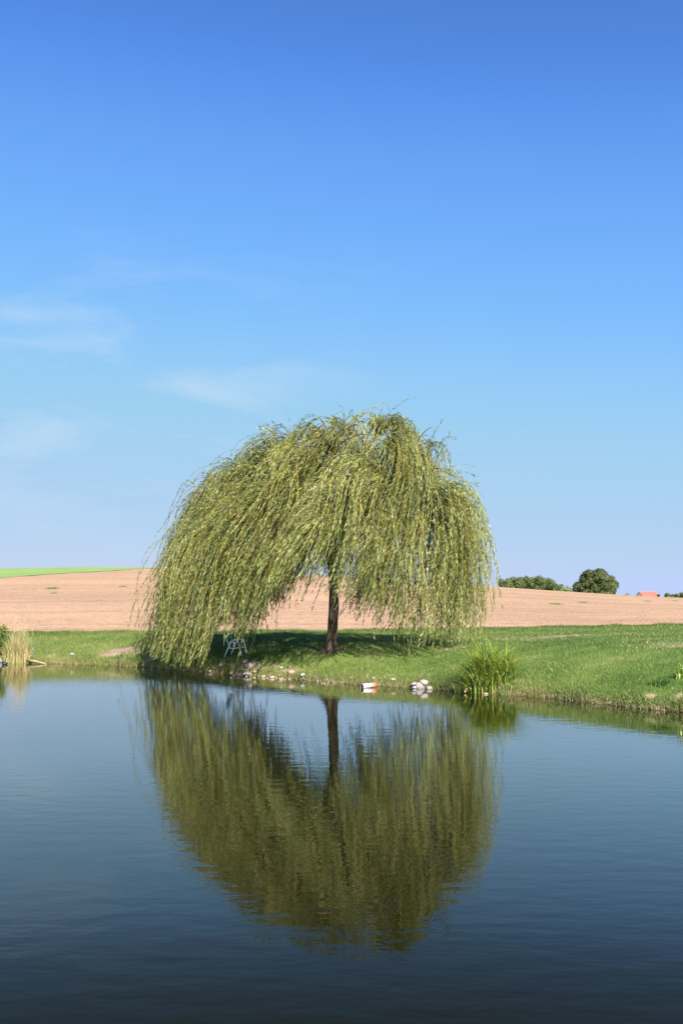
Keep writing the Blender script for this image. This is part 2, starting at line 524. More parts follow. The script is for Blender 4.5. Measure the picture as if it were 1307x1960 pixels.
# twigs-bearing side branches
subs = []
tries = 0
rs = np.random.default_rng(4)
cand = []
while len(subs) < 330 and tries < 60000:
    tries += 1
    x = rs.uniform(TXs[0], TXs[-1]); v = rs.uniform(-RD, RD)
    z, ok = dome(np.array(x), np.array(v))
    if not ok: continue
    x = XC + (x - XC) * .94
    z = float(z)
    inner = rs.random()
    depth = rs.uniform(.2, 1.35) if inner < .68 else rs.uniform(1.1, 2.8)
    zz = z - depth
    if zz < ZB + 1.0: zz = ZB + 1.0 + rs.random() * .8
    yy_ = TY + v + float(yoff(x)); q = Vector((x * yy_ / TY, yy_, CAM_Z + (zz - CAM_Z) * yy_ / TY))
    if any((q - s_[0]).length < (.56 if depth < 1.0 else .8) for s_ in subs): continue
    subs.append((q, depth))
branch_pts = []
for i_ in range(len(limb_targets)):
    nn_ = [n[0] for n in limb_nodes if n[2] == i_]
    branch_pts.append([nn_[-1 - k] for k in (6, 5, 4, 3, 2, 1, 0)])
for q, depth in subs:
    best = min(limb_nodes, key=lambda n: (n[0] - q).length + (0.8 if n[0].z > q.z + .3 else 0))
    a = best[0]
    m1 = a + (q - a) * .4 + Vector((0, 0, .25 * (q - a).length * .6)); m2 = a + (q - a) * .8 + Vector((0, 0, .18 * (q - a).length))
    pts = bez(a, m1, m2, q, 6)
    r0 = min(best[1], .035) * .9
    limb_meshes[best[2]].tube([loc(p) for p in pts], [r0 * (1 - .8 * j / 6) + .004 for j in range(7)], 5)
    branch_pts.append(pts)
for mb in limb_meshes:
    mb.build('branch', M_BARK, willow, True)

# strands: start points along the side branches, then arc over, hang and blow to the left
NS = 4900
bw = rs.exponential(1.0, len(branch_pts)) + .22; bw[:len(limb_targets)] = 1.4
bw *= np.array([1.5 if mnoise.noise(p_[-1] * .55 + Vector((3, 7, 1))) > -.08 else .12 for p_ in branch_pts])
bi = rs.choice(len(branch_pts), NS, p=bw / bw.sum())
bt = rs.uniform(.25, 1.0, NS) ** .7
P = np.zeros((NS, 3)); Dr = np.zeros((NS, 3))
subtone = rs.uniform(0, 1, len(branch_pts))
suby = (rs.random(len(branch_pts)) < .14)
for k in range(NS):
    pts = branch_pts[bi[k]]
    f = bt[k] * 6; i0 = min(int(f), 5)
    p = pts[i0].lerp(pts[i0 + 1], f - i0)
    d = (pts[i0 + 1] - pts[i0]).normalized()
    P[k] = p; Dr[k] = d
subx = np.array([branch_pts[b][-1].x for b in bi])
radial = P - np.array([XC, TY, 0]); radial[:, 2] = 0
rl = np.linalg.norm(radial / np.array([5.8, RD, 1]), axis=1, keepdims=True)
radial /= np.maximum(np.linalg.norm(radial, axis=1, keepdims=True), .1)
sdir_ = rs.normal(0, .38, (len(branch_pts), 3))[bi]
edge = np.clip(rl[:, :1] * 1.0, 0, 1)
Dr = Dr * .45 + radial * (.45 - .25 * edge) + sdir_ + rs.normal(0, .26, (NS, 3)) + np.array([-.12, 0, .42]) + np.stack([.35 * np.clip((P[:, 0] - 2.5) / 2, 0, 1), 0 * P[:, 0], 0 * P[:, 0]], 1)
Dr /= np.linalg.norm(Dr, axis=1, keepdims=True)
ds = .11
Lmax = rs.uniform(1.6, 8.5, NS)
long_ = rs.random(NS) < .42
Lmax = np.where(long_, 9.5, Lmax * .6)
stiff = np.clip(rs.uniform(.11, .28, len(branch_pts))[bi] + rs.normal(0, .03, NS), .09, .35)
wind = .29 + .10 * rs.normal(0, 1, len(branch_pts))[bi] + .05 * rs.normal(0, 1, NS) + .10 * np.sin(P[:, 0] * 1.1 + P[:, 1] * .8)
windy = .04 * rs.normal(0, 1, NS)
zoff = rs.exponential(.65, NS) - .3 + .40 * np.sin(P[:, 0] * 3.1 + P[:, 1] * 1.9) + .25 * np.sin(P[:, 0] * 7.3)
zoff = np.where(rs.random(NS) < .09, zoff - .7, zoff)
yellow = np.where(suby[bi], rs.random(NS) < .6, rs.random(NS) < .03)
tone_s = .6 * subtone[bi] + .4 * rs.random(NS)
alive = np.ones(NS, bool); rjit = rs.normal(0, 1, NS); rsg = np.where(rs.random(NS) < .35, 2.2, .5); bjit = rs.uniform(-.75, .32, len(branch_pts))[bi]
paths = [P.copy()]; alives = [alive.copy()]
cur = P.copy(); L = np.zeros(NS)
for step in range(90):
    ph = cur[:, 0] * .9 + cur[:, 2] * .8
    gx_ = -(wind + .20 * np.sin(ph * 1.3 + cur[:, 1] * .7 + step * .04) + .12 * np.sin(ph * 2.9 - cur[:, 1] * 1.3))
    gx_ = gx_ * (1 - .75 * np.clip((cur[:, 0] - 1.8) / 2.6, 0, 1))
    ek = TY / cur[:, 1]; ex_ = cur[:, 0] * ek; ez_ = CAM_Z + (cur[:, 2] - CAM_Z) * ek
    lx_ = np.interp(ez_, LZs, LXs) + .12 - .40 * np.abs(rjit) * rsg
    gx_ = np.where(ex_ < lx_ + .35, gx_ * np.clip((ex_ - lx_) / .35, -1.2, 1), gx_)
    g = np.stack([gx_ * (1 + .5 * np.clip((cur[:, 2] - 6) / 4, 0, 1)), windy + .14 * np.sin(ph * 1.7 + 2), -np.ones(NS)], 1)
    g /= np.linalg.norm(g, axis=1, keepdims=True)
    Dr = Dr + (g - Dr) * stiff[:, None] + rs.normal(0, .05, (NS, 3))
    Dr /= np.linalg.norm(Dr, axis=1, keepdims=True)
    cur = cur + Dr * ds * alive[:, None]
    L += ds
    front = np.clip((TY - cur[:, 1]) / RD, -1, 1)
    zo_ = np.where(ex_ < -4.3, np.maximum(zoff, -.05), zoff)
    zb = CAM_Z + (np.interp(ex_, BXs, BZs) + zo_ - CAM_Z) / ek
    gz = height(cur[:, 0], cur[:, 1]) + .12
    zt_, _ = dome(cur[:, 0], np.clip(cur[:, 1] - TY, -RD * .9, RD * .9))
    out_ = (ex_ < lx_ - .45 - bjit) | (ex_ > np.interp(ez_, RZs[np.argsort(RZs)], RXs[np.argsort(RZs)]) + .10 + .45 * np.abs(rjit) * rsg) | (ez_ > np.interp(ex_, TXs, TZs) + bjit + .22 * np.abs(rjit) * rsg)
    alive = alive & (~out_ | (step < 3)) & (cur[:, 2] > np.maximum(zb, gz)) & (L < Lmax)
    paths.append(cur.copy()); alives.append(alive.copy())
    if not alive.any(): break
PT = np.stack(paths, 1)                       # NS, T, 3
AL = np.stack(alives, 1)
cnt = AL.sum(1)
keep = cnt > 6
idx_s = np.nonzero(keep)[0]

# twig ribbons (triangular tubes)
tv, tf, tt = [], [], []
base = 0
ang3 = np.array([0, 2.094, 4.189])
for k in idx_s:
    c = cnt[k]; pts = PT[k, :c:2]
    n = len(pts)
    if n < 3: continue
    rad = (.0088 if yellow[k] else .0065) * (1 - .65 * np.linspace(0, 1, n))
    ring = pts[:, None, :] + rad[:, None, None] * np.stack([np.cos(ang3), np.sin(ang3), 0 * ang3], 1)[None]
    tv.append(ring.reshape(-1, 3))
    i = base + np.arange(n * 3).reshape(n, 3)
    j = np.roll(i, -1, 1)
    tf.append(np.stack([i[:-1], j[:-1], j[1:], i[1:]], -1).reshape(-1, 4))
    tt.append(np.full(n * 3, .9 if yellow[k] else rs.uniform(.2, .75)))
    base += n * 3
off = np.array([TX, TY, TZ])
me = mesh_np('twigs', np.concatenate(tv) - off, np.concatenate(tf), 4)
vattr(me, 'tone', np.concatenate(tt))
M_TWIG = leaf_mat('willow_twig', [(.0, (.14, .11, .03)), (.5, (.32, .25, .05)), (.8, (.40, .29, .05)), (1, (.50, .36, .05))], trans=.05, rough=.5)
link_mesh('twigs', me, M_TWIG, willow)
willow.children[-1]['kind'] = 'stuff'

# leaves
def leaves_mesh(base, axis, nrm, ln, wd, tone):
    """narrow folded leaves: 2 quads-as-rhomb -> one quad each"""
    side = np.cross(axis, nrm); side /= np.maximum(np.linalg.norm(side, axis=1, keepdims=True), 1e-6)
    n2 = np.cross(side, axis)
    v0 = base
    v1 = base + axis * (ln * .42)[:, None] + side * (wd * .5)[:, None]
    v2 = base + axis * ln[:, None] - n2 * (ln * .10)[:, None]
    v3 = base + axis * (ln * .42)[:, None] - side * (wd * .5)[:, None]
    n = len(base)
    V = np.stack([v0, v1, v2, v3], 1).reshape(-1, 3)
    Fc = np.arange(4 * n).reshape(n, 4)
    return V, Fc, np.repeat(tone, 4)

starts = []
lb, la, lt, lk = [], [], [], []
per = 3.1
for k in idx_s:
    c = int(cnt[k])
    m = int(c * per * .75 * rs.uniform(.45, 1.3))
    f = rs.uniform(1.0, c - 1.01, m)
    i0 = f.astype(int); fr_ = (f - i0)[:, None]
    p = PT[k, i0] * (1 - fr_) + PT[k, i0 + 1] * fr_
    d = PT[k, i0 + 1] - PT[k, i0]
    lb.append(p); la.append(d); lt.append(np.full(m, tone_s[k])); lk.append(np.full(m, k))
lb = np.concatenate(lb); la = np.concatenate(la); lt = np.concatenate(lt); lk = np.concatenate(lk)
la /= np.maximum(np.linalg.norm(la, axis=1, keepdims=True), 1e-6)
nL = len(lb)
rnd = rs.normal(0, 1, (nL, 3)); rnd /= np.linalg.norm(rnd, axis=1, keepdims=True)
ax = la + rnd * .42 + np.array([-.18, 0, -.12]); ax /= np.linalg.norm(ax, axis=1, keepdims=True)
nr = rs.normal(0, 1, (nL, 3)) + np.array([.25, -.45, .45]); nr /= np.linalg.norm(nr, axis=1, keepdims=True)
tone = np.clip(.85 * lt + .36 * rs.random(nL) - .13, 0, 1) * .86
tone = np.where(yellow[lk] & (rs.random(nL) < .55), rs.uniform(.88, 1.0, nL), tone)
V, Fc, T_ = leaves_mesh(lb - off, ax, nr, rs.uniform(.11, .185, nL), rs.uniform(.017, .027, nL), tone)
me = mesh_np('foliage', V, Fc, 4); vattr(me, 'tone', T_)
M_LEAF = leaf_mat('willow_leaf', [(0, (.022, .040, .006)), (.27, (.085, .118, .020)), (.57, (.26, .285, .060)), (.87, (.48, .50, .22)), (.9, (.40, .36, .07)), (1, (.47, .38, .06))],
                  trans=.17, rough=.46, spec=.38, back=((.42, .47, .28), .33))
link_mesh('foliage', me, M_LEAF, willow)
print('willow leaves', nL, 'strands', len(idx_s))

# ------------------------------------------------------------------ grass
def blades(name, n_pts, hts, leanx, wd, tone, mat, parent=None, origin=(0, 0, 0), seg=1, curve=.4):
    n = len(n_pts)
    r = np.random.default_rng(int(abs(origin[0]) * 100) + n)
    th = r.uniform(0, 2 * np.pi, n)
    sd = np.stack([np.cos(th), np.sin(th), np.zeros(n)], 1)
    ln = r.normal(0, 1, (n, 3)) * curve; ln[:, 2] = 0
    ln[:, 0] += leanx
    dirv = ln + np.array([0, 0, 1.0]); dirv /= np.linalg.norm(dirv, axis=1, keepdims=True)
    b = n_pts - np.array(origin)
    if seg == 1:
        V = np.stack([b - sd * wd[:, None] / 2, b + sd * wd[:, None] / 2, b + dirv * hts[:, None]], 1).reshape(-1, 3)
        Fc = np.arange(3 * n).reshape(n, 3)
        me = mesh_np(name, V, Fc, 3); vattr(me, 'tone', np.repeat(tone, 3))
    else:
        rows_ = []
        for s_ in range(seg + 1):
            u = s_ / seg
            p = b + np.array([0, 0, 1.0]) * (hts * (u - .30 * u ** 3 * np.minimum(np.linalg.norm(ln, axis=1), 1.6)))[:, None] + ln * (hts * u ** 2.2)[:, None] * .8
            w_ = wd * (1 - u ** 2) * .5 + .0008
            rows_ += [p - sd * w_[:, None], p + sd * w_[:, None]]
        V = np.stack(rows_, 1).reshape(-1, 3)
        k = 2 * (seg + 1)
        i = (np.arange(n) * k)[:, None]
        Fs = [np.concatenate([i + 2 * s_, i + 2 * s_ + 1, i + 2 * s_ + 3, i + 2 * s_ + 2], 1) for s_ in range(seg)]
        Fc = np.concatenate(Fs)
        me = mesh_np(name, V, Fc, 4); vattr(me, 'tone', np.repeat(tone, k))
    return link_mesh(name, me, mat, parent)

NG = 330000
gxr = rng.uniform(-19, 24, NG)
uu = rng.random(NG)
Sg = S(gxr); Eg = fedge(gxr) + .35
cls = rng.random(NG)
t_frac = np.where(cls < .16, 0, uu ** 1.5)
gyr = Sg + .02 + t_frac * (Eg - Sg)
shore_b = cls < .16
gyr = np.where(shore_b, Sg + rng.exponential(.22, NG) - .03, gyr)
berm = (cls > .88)
gyr = np.where(berm, Eg - .25 - rng.exponential(.8, NG), gyr)
gz = height(gxr, gyr)
b_ = bare(gxr, gyr) + .25 * fbm(gxr, gyr, 17, 3, 4)
t_ = gyr - Sg
keepg = (gz > -.02) & (rng.random(NG) > np.clip((np.where(t_ < .3, b_ - .45, b_) - .25) * 1.9, 0, .97))
tuft = .5 + .5 * fbm(gxr, gyr, 31, 3, 3.0)
hg = rng.uniform(.035, .075, NG) * (1 + .8 * np.clip(tuft, 0, 1.5))
hg = np.where(shore_b, rng.uniform(.05, .15, NG) * (.6 + np.clip(tuft, 0, 1.4)), hg)
hg = np.where(berm, rng.uniform(.08, .2, NG) * (.5 + np.clip(.5 + .5 * fbm(gxr, gyr, 33, 3, 1.6), 0, 1.3)), hg)
patch = fbm(gxr, gyr, 41, 3, .5)
tone = np.clip(.53 + .24 * patch + .16 * fbm(gxr, gyr, 43, 3, 2.2) + rng.normal(0, .15, NG) + .12 * (t_ < 4) - .15 * berm, 0, 1)
straw = rng.random(NG) < np.clip(.04 + .5 * np.clip(b_, 0, 1) + .10 * (t_ < .3), 0, .6)
tone = np.where(straw, rng.uniform(.9, 1, NG), tone * .86)
pts = np.stack([gxr, gyr, gz - .005], 1)[keepg]
M_GRASS = leaf_mat('grass_blade', [(0, (.045, .095, .022)), (.3, (.10, .165, .037)), (.6, (.18, .235, .055)), (.86, (.30, .31, .10)), (.92, (.45, .38, .18)), (1, (.55, .46, .26))],
                   trans=.3, rough=.5, spec=.25)
g_o = blades('grass', pts, hg[keepg], 0, rng.uniform(.012, .022, NG)[keepg], tone[keepg], M_GRASS, curve=.45)
tag(g_o, 'short green grass covering the pond bank up to the ploughed field', 'grass', kind='stuff')

# ------------------------------------------------------------------ clumps of reeds and other plants
def clump(name, c, n, rad, h0, h1, mat, label, cat, tones, wd=(.012, .022), curve=.5, group=None, lean=0.0, seg=5, part='leaves', parent=None, seed=1):
    r = np.random.default_rng(seed)
    a = r.uniform(0, 6.283, n); q = r.random(n) ** .6 * rad
    x = c.x + np.cos(a) * q; y = c.y + np.sin(a) * q * .7
    z = np.maximum(height(x, y), 0) - .02
    hts = r.uniform(h0, h1, n) * (1 - .35 * (q / rad) ** 2)
    tn = r.choice(tones, n) + r.normal(0, .03, n)
    if parent is None:
        parent = empty(name, (c.x, c.y, c.z)); tag(parent, label, cat, group)
    blades(part, np.stack([x, y, z], 1), hts, lean, r.uniform(*wd, n), np.clip(tn, 0, 1), mat, parent, (c.x, c.y, c.z), seg, curve)
    return parent

M_SEDGE = leaf_mat('sedge_blade', [(0, (.05, .11, .018)), (.4, (.13, .225, .035)), (.65, (.28, .35, .055)), (.8, (.50, .48, .06)), (.92, (.50, .40, .18)), (1, (.62, .52, .30))], trans=.25, rough=.35, spec=.4)
c1 = on_ground(936, 1309)
sd = clump('sedge_clump', c1, 900, .74, .8, 1.72, M_SEDGE, 'tall clump of arching green and yellow sword-shaped leaves right of the willow', 'plant',
           [.1, .2, .3, .4, .55, .65, .74, .80], wd=(.022, .040), curve=.8, seed=3)
clump('', c1, 260, .62, .4, 1.15, M_SEDGE, None, None, [.76, .8, .92, 1.0], wd=(.014, .026), curve=.75, part='dry_leaves', parent=sd, seed=4)
c2 = on_ground(893, 1321)
sd2 = clump('sedge_clump', c2, 230, .36, .4, .85, M_SEDGE, 'low spiky clump of grey green leaves just left of the tall sword-leaved clump', 'plant',
            [.3, .45, .6, .65, .92], wd=(.012, .022), curve=.75, seed=6)
clump('', c2, 40, .3, .4, .8, M_SEDGE, None, None, [.85, .95, 1.0], wd=(.01, .016), curve=1.0, lean=-.5, part='dry_leaves', parent=sd2, seed=7)

M_REED = leaf_mat('dry_reed', [(0, (.12, .20, .05)), (.3, (.26, .30, .09)), (.55, (.50, .40, .18)), (.8, (.62, .48, .26)), (1, (.72, .58, .36))], trans=.25, rough=.5, spec=.3)
c3 = on_ground(34, 1266)
rd = clump('reed_clump', c3, 900, .62, .7, 1.55, M_REED, 'tall straw coloured reeds on the bank at the left edge of the pond', 'plant',
           [.1, .3, .45, .5, .6, .7, .8], wd=(.016, .03), curve=.24, seed=9)
r = np.random.default_rng(12)
for part, n, hh in (('stems', 46, (1.5, 2.15)),):
    clump('', c3, n, .45, *hh, M_REED, None, None, [.75, .85, .95], wd=(.012, .02), curve=.10, part=part, parent=rd, seed=13)
# seed plumes on top of the stems
for k in range(22):
    a = r.uniform(0, 6.28); q = r.random() ** .5 * .4
    b = np.array([c3.x + math.cos(a) * q + r.normal(0, .12), c3.y + math.sin(a) * q * .6, float(c3.z) + r.uniform(1.25, 1.95)])
    fx = b + np.stack([r.normal(0, .022, 30), r.normal(0, .022, 30), r.uniform(-.18, .16, 30)], 1)
    blades('seed_head', fx, r.uniform(.05, .11, 30), 0, r.uniform(.008, .014, 30), r.uniform(.7, 1, 30), M_REED, rd, tuple(c3), 1, .5)

def leaf_ball(centers, radii, n, size, seed, squash=1.0, inner=.35):
    r = np.random.default_rng(seed)
    centers = np.array(centers); radii = np.array(radii)
    w = radii ** 2; w = w / w.sum()
    k = r.choice(len(centers), n, p=w)
    d = r.normal(0, 1, (n, 3)); d /= np.linalg.norm(d, axis=1, keepdims=True)
    rad = radii[k] * (1 - inner * r.random(n) ** 2) * (1 + .10 * r.normal(0, 1, n))
    p = centers[k] + d * rad[:, None] * np.array([1, 1, squash])
    nr = d + r.normal(0, .55, (n, 3)); nr /= np.linalg.norm(nr, axis=1, keepdims=True)
    t = r.normal(0, 1, (n, 3)); ax_ = np.cross(nr, t); ax_ /= np.linalg.norm(ax_, axis=1, keepdims=True)
    s_ = size * r.uniform(.6, 1.3, n)
    lt_ = np.clip(.5 + r.normal(0, .2, n) + .25 * np.sin(k * 2.4), 0, 1)
    return leaves_mesh(p, ax_, nr, s_, s_ * .7, lt_)

def tree(name, label, cat, base, lobes, n, size, mat, trunk_r, trunk_h, seed, group=None, squash=.9, fill=0):
    root = empty(name, base); tag(root, label, cat, group)
    V, Fc, T_ = leaf_ball([l[:3] for l in lobes], [l[3] for l in lobes], n, size, seed, squash)
    me = mesh_np('crown', V, Fc, 4); vattr(me, 'tone', T_)
    link_mesh('crown', me, mat, root)
    mb = MB()
    mb.tube([(0, 0, -.3), (0, 0, trunk_h * .5), (.05 * trunk_h, 0, trunk_h)], [trunk_r * 1.4, trunk_r, trunk_r * .7], 8)
    for l in lobes[:min(8, len(lobes))]:
        a = Vector((0, 0, trunk_h * .8)); b = Vector(l[:3])
        mb.tube([a, a.lerp(b, .5) + Vector((0, 0, .1 * trunk_h)), b], [trunk_r * .5, trunk_r * .3, trunk_r * .12], 5)
    mb.build('trunk', M_BARK2, root, True)
    return root
M_BARK2 = mat_bark('bark', (.05, .04, .03), (.14, .11, .08))

# leafy shrub at the very left
M_SHRUB = leaf_mat('shrub_leaf', [(0, (.03, .07, .012)), (.5, (.10, .16, .03)), (.85, (.26, .28, .05)), (1, (.42, .36, .06))], trans=.25, rough=.4)
c4 = on_ground(0, 1262)
tree('leafy_shrub', 'dark leafy shrub with yellow lower leaves behind the straw coloured reeds', 'shrub', (c4.x - .15, c4.y + .35, c4.z),
     [(0, 0, 1.15, .36), (-.35, .1, .9, .4), (.1, 0, .75, .34), (-.1, -.15, .5, .36), (.22, -.05, .45, .22), (-.5, 0, .45, .4), (.12, .1, 1.3, .2)], 2600, .10, M_SHRUB, .03, .5, 5)

# small plants at right
def weeds(name, px, py, n, rad, h0, h1, tones, label, seed, mat=M_SEDGE, wd=(.012, .02), curve=.7, cat='plant', group=None):
    c = on_ground(px, py)
    return clump(name, c, n, rad, h0, h1, mat, label, cat, tones, wd=wd, curve=curve, seg=3, seed=seed, group=group)
weeds('grass_tuft', 1262, 1311, 200, .26, .15, .34, [.05, .1, .2, .35], 'dark green tussock standing in the sunlit grass near the right edge', 21)
weeds('leafy_weed', 1303, 1298, 46, .14, .3, .62, [.45, .55, .62], 'pale green leafy weed cut by the right edge of the view above the water', 22, wd=(.03, .05), curve=.4)
weeds('grass_tuft', 968, 1318, 120, .35, .12, .3, [.1, .25, .4, .6], 'thick fringe of dark grass at the water edge under the tall sword-leaved clump', 23)
weeds('leafy_weed', 60, 1268, 130, .3, .15, .4, [.3, .45, .55, .6], 'fresh green weed growing at the foot of the straw coloured reeds', 24)
weeds('grass_tuft', 190, 1270, 160, .45, .12, .3, [.2, .35, .6, .9], 'yellowish grass tussock at the waterline between the reeds and the willow', 25)

nC = 9000
rc = np.random.default_rng(77)
cyy = 51.6 + rc.random(nC) ** 1.5 * 75
cxx = (rc.random(nC) - .5) * .78 * cyy
szc = rc.uniform(.012, .045, nC) * (1 + .006 * (cyy - 51))
octa = np.array([[1, 0, 0], [-1, 0, 0], [0, 1, 0], [0, -1, 0], [0, 0, 1], [0, 0, -1.]])
fo = np.array([[0, 2, 4], [2, 1, 4], [1, 3, 4], [3, 0, 4], [2, 0, 5], [1, 2, 5], [3, 1, 5], [0, 3, 5]])
Vc = octa[None] * rc.uniform(.6, 1.4, (nC, 6, 1)) * szc[:, None, None] * np.array([1.3, 1.1, .8])
tw = rc.uniform(0, 6.28, nC)
Vc = np.stack([Vc[..., 0] * np.cos(tw)[:, None] - Vc[..., 1] * np.sin(tw)[:, None], Vc[..., 0] * np.sin(tw)[:, None] + Vc[..., 1] * np.cos(tw)[:, None], Vc[..., 2]], -1)
Vc = Vc + np.stack([cxx, cyy, height(cxx, cyy) + szc * .25], -1)[:, None]
me = mesh_np('soil_clods', Vc.reshape(-1, 3), (fo[None] + 6 * np.arange(nC)[:, None, None]).reshape(-1, 3), 3)
tag(link_mesh('soil_clods', me, plain('clod_soil', (.42, .27, .17), .95, .1, .25, .8, .3)), 'loose clods of dry soil lying on the bare ploughed field', 'soil', kind='stuff')

M_WEED = leaf_mat('field_weed', [(0, (.10, .17, .03)), (.5, (.16, .25, .05)), (1, (.28, .33, .09))], trans=.25)
fw = [(100, 1127, 9, .6, 'wide flat patch of green weeds high on the left of the bare field'),
      (104, 1136, 4, .3, 'tiny dark weed patch just below the wide flat patch on the left of the field'),
      (236, 1123, 6, .35, 'small weed patch on the bare field nearest the left edge of the willow'),
      (1064, 1157, 9, .5, 'green weed patch on the bare field below the hedge of trees'),
      (1114, 1153.5, 6, .35, 'flat green weed patch on the bare field below the big round tree'),
      (1238, 1151, 4, .35, 'small green weed patch on the bare field below the red roof'),
      (1292, 1150, 4, .3, 'small green weed patch on the bare field nearest the right edge')]
for i, (a, b, wpx, hh, lab) in enumerate(fw):
    c = on_ground(a, b)
    half = wpx * 1.0 * c.y / F
    n = 320
    rw = np.random.default_rng(60 + i)
    x = c.x + rw.normal(0, half * .55, n); y = c.y + rw.normal(0, half * .8, n)
    z = height(x, y)
    e_ = empty('weed_patch', tuple(c)); tag(e_, lab, 'weeds')
    blades('leaves', np.stack([x, y, z], 1), rw.uniform(.15, .45, n) * hh, 0, rw.uniform(.06, .14, n), rw.random(n), M_WEED, e_, tuple(c), 1, .8)

# ------------------------------------------------------------------ stones
def stone(px, py, wpx, hr, mat, label, seed, cat='stone', group=None, name='stone', lift=0.0, dr=.8, rot=0.0, parent=None):
    c = on_ground(px, py)
    w = wpx * 1.08 * c.y / F
    r = random.Random(seed)
    import bmesh
    bm = bmesh.new(); bmesh.ops.create_icosphere(bm, subdivisions=3, radius=1)
    pl = [(Vector((r.gauss(0, 1), r.gauss(0, 1), r.gauss(0, 1))).normalized(), r.uniform(.62, .86)) for _ in range(9)]
    for v in bm.verts:
        p = v.co.copy()
        for nn, dd in pl:
            q = p.dot(nn) - dd
            if q > 0: p -= nn * q * .85
        p *= 1 + .05 * mnoise.noise(p * 2.3 + Vector((seed * 3.1, 0, 0)))
        v.co = Vector((p.x * w * .56, p.y * w * .56 * dr, p.z * w * .56 * hr))
    me = bpy.data.meshes.new(name); bm.to_mesh(me); bm.free()
    o = link_mesh(name, me, mat, None, True)
    o.location = (c.x, c.y, c.z + w * .56 * hr * .45 + lift); o.rotation_euler = (r.uniform(-.15, .15), r.uniform(-.15, .15), rot)
    tag(o, label, cat, group)
    return o
M_ST_W = plain('white_stone', (.36, .315, .285), .8, .2, .18, 9, .5, .02)
M_ST_D = plain('dull_rock', (.20, .19, .17), .9, .15, .25, 7, .6, .03)
M_ST_P = plain('pinkish_stone', (.38, .27, .21), .85, .2, .2, 9, .5, .02)
M_ST_G = plain('grey_stone', (.34, .34, .36), .85, .2, .2, 9, .5, .02)
M_ST_T = plain('tan_stone', (.33, .25, .17), .85, .2, .2, 9, .5, .02)
SL = [
 (805,1317,18,.75,M_ST_W,'largest rounded pale stone in the waterline pile right of the white pipe',1,.0,0),
 (811,1312,17,.62,M_ST_W,'pale flat stone at the back on top of the small waterline stone pile',2,.03,.3),
 (793,1312,12,.5,M_ST_W,'small slanted pale stone on the left of the waterline stone pile',3,.02,.6),
 (794,1318,10,.6,M_ST_G,'shaded grey stone at the lower left foot of the waterline stone pile',4,0,.2),
 (822,1319,13,.62,M_ST_W,'separate oval pale stone at the right end of the waterline stone pile',5,0,.1),
 (477,1278,14,.85,M_ST_W,'bright white round stone half way up the bank below the garden chair',6,0,0),
 (470,1269,11,.7,M_ST_P,'pinkish stone just above the bright white stone below the garden chair',7,0,.4),
 (474,1292,15,.45,M_ST_W,'flat white stone at the waterline below the garden chair',8,0,0),
 (460,1293,12,.6,M_ST_P,'pink stone at the waterline left of the flat white stone',9,0,.8),
 (558,1291,14,.75,M_ST_P,'angular pinkish stone set in the bare earth bank left of the trunk',10,0,.5),
 (538,1279,8,.5,M_ST_W,'left one of two small pale stones above the bare earth bank',11,0,.1),
 (554,1277,8,.5,M_ST_W,'right one of two small pale stones above the bare earth bank',12,0,.9),
 (580,1294,11,.6,M_ST_G,'grey stone in the grass right of the angular pinkish stone',13,0,.2),
 (404,1287,9,.7,M_ST_T,'small tan stone under the lowest willow branches at the water',14,0,.3),
 (446,1290,10,.65,M_ST_T,'tan stone at the waterline between the willow skirt and the pink stone',15,0,.6),
 (505,1296,9,.6,M_ST_T,'tan stone at the waterline, third stone right of the flat white one',16,0,.5),
 (521,1298,9,.6,M_ST_P,'small pink stone at the waterline at the left end of the bare earth bank',17,0,.1),
 (488,1287,8,.5,M_ST_T,'small tan stone just right of and above the flat white waterline stone',18,0,.1),
 (537,1301,8,.5,M_ST_T,'low tan stone at the waterline beneath the bare earth bank',19,0,.1),
 (139,1254,9,.6,M_ST_W,'lone white stone in the grass between the reeds and the willow',20,0,.1),
 (715,1300,7,.9,M_ST_G,'small purplish grey stone in the grass above the white pipe',22,0,.1),
 (672,1298,5,.6,M_ST_W,'tiny pale stone in the grass left of the white pipe',23,0,.1),
 (752,1301,11,.3,M_ST_G,'flat grey stone in the grass between the pipe and the stone pile',24,0,.1),
 (-2,1268,15,.7,M_ST_D,'dull grey rock at the waterline cut by the left edge of the view',25,0,.1),
 (10,1272,9,.8,None,'black rounded lump at the waterline below the straw coloured reeds',26,0,.1),
 (930,1329,8,.5,M_ST_P,'small pinkish stone at the waterline under the tall sword-leaved clump',27,0,.1),
]
M_BLACK = plain('black_lump', (.02, .02, .018), .4, .4, .3, 9, .4, .02)  # near-black rounded lump for the dark round spot beside the dull rock
for (a, b, w_, hr, mt, lab, sd_, lf, ro) in SL:
    stone(a, b, w_, hr, mt or M_BLACK, lab, sd_, lift=lf, rot=ro)
# scatter of pebbles along the bare earth
for i in range(60):
    a = random.uniform(395, 640); k = (a - 395) / 245
    b = np.interp(a, [x for x, y in shore_px], [y for x, y in shore_px]) - random.uniform(1, 12) 
    stone(a, b, random.uniform(2, 4.5), random.uniform(.5, .8), random.choice([M_ST_P, M_ST_T, M_ST_W]), 'small pebble in the bare earth along the waterline left of the trunk', 100 + i,
          'pebble', 'pebbles along the waterline', 'pebble')

